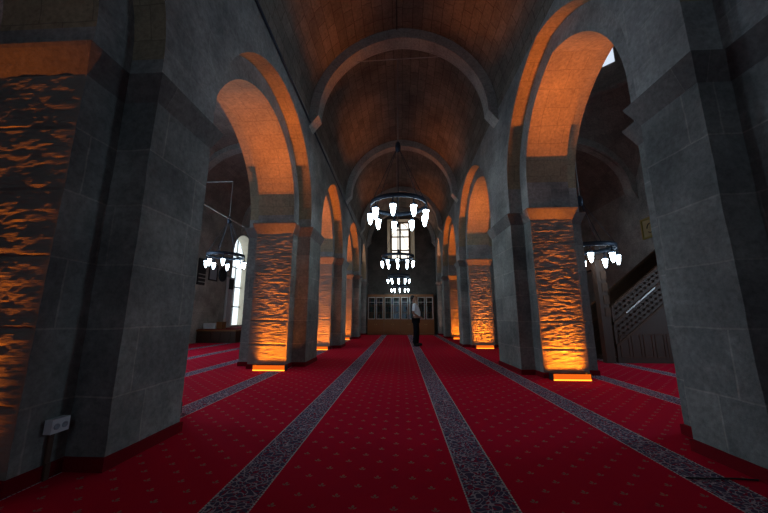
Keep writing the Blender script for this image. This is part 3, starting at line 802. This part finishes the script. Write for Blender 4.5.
for ya in (y0, y1-.05):
    bal = part('balustrade', 'darkwood', mr, lambda b: quadprism(b, [(X0+.1, line(X0+.1, -.9)), (XE, line(XE, -.9)), (XE, line(XE, -.06)), (X0+.1, line(X0+.1, -.06))], ya+.012, ya+.035))
    rb = MB()
    for off_ in (0, -.37, -.86): quadprism(rb, [(X0+.1, line(X0+.1, off_-.055)), (XE, line(XE, off_-.055)), (XE, line(XE, off_)), (X0+.1, line(X0+.1, off_))], ya-.01, ya+.06)
    o = rb.build('handrail', M['inlay'], bal)
    o.location = (0, 0, 0)
    for row in (-.13, -.24, -.52, -.64, -.76):          # carved stars on the two bands
        st = MB()
        x = X0+.2; quadprism(st, [(X0+.15, line(X0+.15, row-.006)), (XE-.05, line(XE-.05, row-.006)), (XE-.05, line(XE-.05, row+.006)), (X0+.15, line(X0+.15, row+.006))], ya+.004, ya+.0125)
        while x < XE-.08:
            z = line(x, row)
            for a in (0, PI/4):
                q = [(x+.032*math.cos(a+PI/4+k*PI/2), z+.032*math.sin(a+PI/4+k*PI/2)) for k in range(4)]
                quadprism(st, q, ya+.001, ya+.014)
            x += .1
        st.build('carved_stars', M['inlay'], bal)
tb = MB(); quadprism(tb, [(5.05, line(5.05, -.40)), (5.75, line(5.75, -.40)), (5.75, line(5.75, -.37)), (5.05, line(5.05, -.37))], y0-.03, y0-.0105)
o = tb.build('rail_trim', M['trim'], mr); o.location = -mr.location; o['label'] = 'polished pale trim on lower rail'
for k in range(14):
    x = X0+.15+k*.19; z = k*.152
    part('stair', 'darkwood', mr, lambda b: b.box((x, y0+.05, 0), (x+.2, y1-.06, z+.1)))
for x in (X0, ):
    for ya in (y0-.03, y1-.12): part('portal_post', 'darkwood', mr, lambda b: b.box((x-.16, ya, 0), (x+.03, ya+.15, 2.5)), .015)
part('portal_lintel', 'darkwood', mr, lambda b: (b.box((X0-.14, y0-.06, 2.3), (X0+.12, y1+.06, 2.62)), b.box((X0-.11, y0+.1, 2.1), (X0+.09, y1-.1, 2.3))), .015)
part('portal_panel', 'inlay', mr, lambda b: b.box((X0-.145, y0+.15, 2.36), (X0-.139, y1-.15, 2.56)))
for ya in (y0-.02,):
    for r_ in range(5): part('post_carving', 'inlay', mr, lambda b: b.box((X0-.07, y0-.04, 1.0+r_*.28), (X0+.05, y0-.031, 1.2+r_*.28)), .004)
nn = 11
for k in range(nn):
    x = X0+.18+k*.25
    part('lower_panel', 'inlay', mr, lambda b: (b.box((x, y0-.008, .12), (x+.02, y0-.001, .62)), b.box((x+.18, y0-.008, .12), (x+.2, y0-.001, .62)), b.box((x+.02, y0-.008, .12), (x+.18, y0-.001, .14)), b.box((x+.02, y0-.008, .6), (x+.18, y0-.001, .62))))
# framed text on right wall
fr = empty('framed_picture', (XR-.03, 10.7, 3.95)); tag(fr, 'small yellowish framed panel high on the right aisle wall', 'picture')
part('frame', 'gold', fr, lambda b: (b.box((XR-.05, 10.3, 3.6), (XR-.002, 10.36, 4.3)), b.box((XR-.05, 11.0, 3.6), (XR-.002, 11.06, 4.3)), b.box((XR-.05, 10.36, 3.6), (XR-.002, 11.0, 3.66)), b.box((XR-.05, 10.36, 4.24), (XR-.002, 11.0, 4.3))))
part('picture', 'parchment', fr, lambda b: b.box((XR-.02, 10.36, 3.66), (XR-.004, 11.0, 4.24)))
cc = MB()
for k in range(14):
    a0 = 2*PI*k/16; a1 = 2*PI*(k+1)/16; cc.tube((XR-.03, 10.68+.14*math.cos(a0), 3.93+.16*math.sin(a0)), (XR-.03, 10.68+.14*math.cos(a1), 3.93+.16*math.sin(a1)), .014, 5)
o = cc.build('dark_emblem', M['black'], fr); o.location = -fr.location
# ------------------------------------------------------------------ the visitor
def skinned(name, verts, edges, radii, mat, parent, root=0, sub=2):
    me = bpy.data.meshes.new(name); me.from_pydata(verts, edges, [])
    o = bpy.data.objects.new(name, me); C.objects.link(o)
    md = o.modifiers.new('skin', 'SKIN'); md.use_smooth_shade = True
    for i, r in enumerate(radii):
        d = me.skin_vertices[0].data[i]; d.radius = r if isinstance(r, tuple) else (r, r)
        d.use_root = (i == root)
    s = o.modifiers.new('sub', 'SUBSURF'); s.levels = sub; s.render_levels = sub
    me.materials.append(mat); o.parent = parent; return o
man = empty('person', (.52, 11.4, 0)); tag(man, 'person in white shirt and black trousers standing in profile, looking up', 'person')
# x forward (towards +X), y: his right side is towards the camera (-y)
V = []; Eg = []; Rr = []
def add(p, r, prev=None):
    V.append(p); Rr.append(r); i = len(V)-1
    if prev is not None: Eg.append((prev, i))
    return i
pel = add((0, 0, .93), (.13, .11)); sp1 = add((.03, 0, 1.08), (.13, .12), pel); sp2 = add((.0, 0, 1.25), (.14, .11), sp1); ch = add((-.03, 0, 1.38), (.13, .09), sp2)
nk = add((-.045, 0, 1.48), .055, ch); nk2 = add((-.045, 0, 1.54), .052, nk); hd = add((-.035, 0, 1.62), (.085, .075), nk2); ht = add((-.075, 0, 1.70), (.08, .07), hd)
jaw = add((.02, 0, 1.60), .045, hd); nose = add((.045, 0, 1.655), .018, hd)
hand = {}
for s in (-1, 1):
    hip = add((0, s*.09, .88), .10, pel); kn = add((.02+.02*s, s*.10, .49), .062, hip); an = add((-.02+.05*s, s*.10, .09), .042, kn); toe = add((.13+.05*s, s*.11, .035), .034, an)
    shd = add((-.04, s*.17, 1.40), .058, ch); el = add((-.10 if s < 0 else -.04, s*.24, 1.12), .042, shd)
    wr = add((.10, s*.20, .99), .028, el); hand[s] = wr
    pm = add((.17, s*.185, .975), (.035, .02), wr)
    for f in range(4):
        a = add((.205, s*(.185)-.027+f*.018, .965), .0095, pm); b = add((.235-.004*f, s*.185-.03+f*.02, .945), .0085, a); c = add((.24, s*.185-.03+f*.02, .92+.004*abs(f-1)), .008, b)
    th = add((.16, s*.165, 1.005), .011, pm); add((.19, s*.155, 1.015), .009, th)
skinned('body', V, Eg, Rr, M['skin'], man)
# clothes follow the body
V = []; Eg = []; Rr = []
a = add((.01, 0, .96), (.165, .135)); b = add((.055, 0, 1.09), (.185, .15), a); c = add((.01, 0, 1.25), (.175, .14), b); d = add((-.03, 0, 1.39), (.14, .105), c); e = add((-.045, 0, 1.455), (.075, .07), d)
for s in (-1, 1):
    q = add((-.04, s*.17, 1.405), .075, d); add((-.09 if s < 0 else -.05, s*.235, 1.16), .062, q)
skinned('shirt', V, Eg, Rr, M['shirt'], man)
V = []; Eg = []; Rr = []
a = add((.0, 0, .96), (.14, .12))
for s in (-1, 1):
    q = add((0, s*.09, .87), .125, a); k_ = add((.02+.02*s, s*.10, .49), .098, q); add((-.02+.05*s, s*.10, .055), .072, k_)
skinned('trousers', V, Eg, Rr, M['trousers'], man)
for s in (-1, 1):
    V = []; Eg = []; Rr = []
    a = add((-.06+.05*s, s*.10, .055), .055); b = add((.04+.05*s, s*.105, .055), .055, a); add((.17+.05*s, s*.11, .042), .045, b)
    skinned('shoe', V, Eg, Rr, M['leather'], man)
V = []; Eg = []; Rr = []
a = add((-.11, 0, 1.59), (.062, .078)); b = add((-.12, 0, 1.68), (.085, .092), a); add((-.05, 0, 1.745), (.08, .082), b)
skinned('hair', V, Eg, Rr, M['hair'], man)
for s in (-1, 1):
    b = MB(); b.lathe([(.001, -.012), (.012, -.006), (.018, .006), (.010, .014), (.001, .016)], n=10); o = b.build('ear', M['skin'], man); o.location = (-.045, s*.078, 1.635); o.rotation_euler = (PI/2*s, 0, 0)
    b = MB(); b.lathe([(.001, -.008), (.007, -.004), (.008, 0), (.007, .004), (.001, .008)], n=8); o = b.build('eye', M['hair'], man); o.location = (.03, s*.035, 1.668)
b = MB(); b.lathe([(.135, -.018), (.14, -.018), (.14, .018), (.135, .018)], n=24, close=True); o = b.build('belt', M['leather'], man); o.location = (0.005, 0, .965); o.scale = (1.0, .88, 1)

# ------------------------------------------------------------------ world and camera
w = bpy.data.worlds.new('World'); sc.world = w; w.use_nodes = True
bg = w.node_tree.nodes['Background']; bg.inputs[0].default_value = (.45, .6, .8, 1); bg.inputs[1].default_value = .3
cam = bpy.data.cameras.new('Camera'); co = bpy.data.objects.new('Camera', cam); C.objects.link(co); sc.camera = co
co.location = (0, 0, 1.0); co.rotation_euler = (math.radians(90+10.786), 0, math.radians(3.025))
cam.sensor_width = 36; cam.lens = 316/768*36; cam.clip_start = .02; cam.clip_end = 200
sc.view_settings.view_transform = 'Standard'; sc.view_settings.look = 'None'; sc.view_settings.gamma = 1; sc.view_settings.exposure = -.22
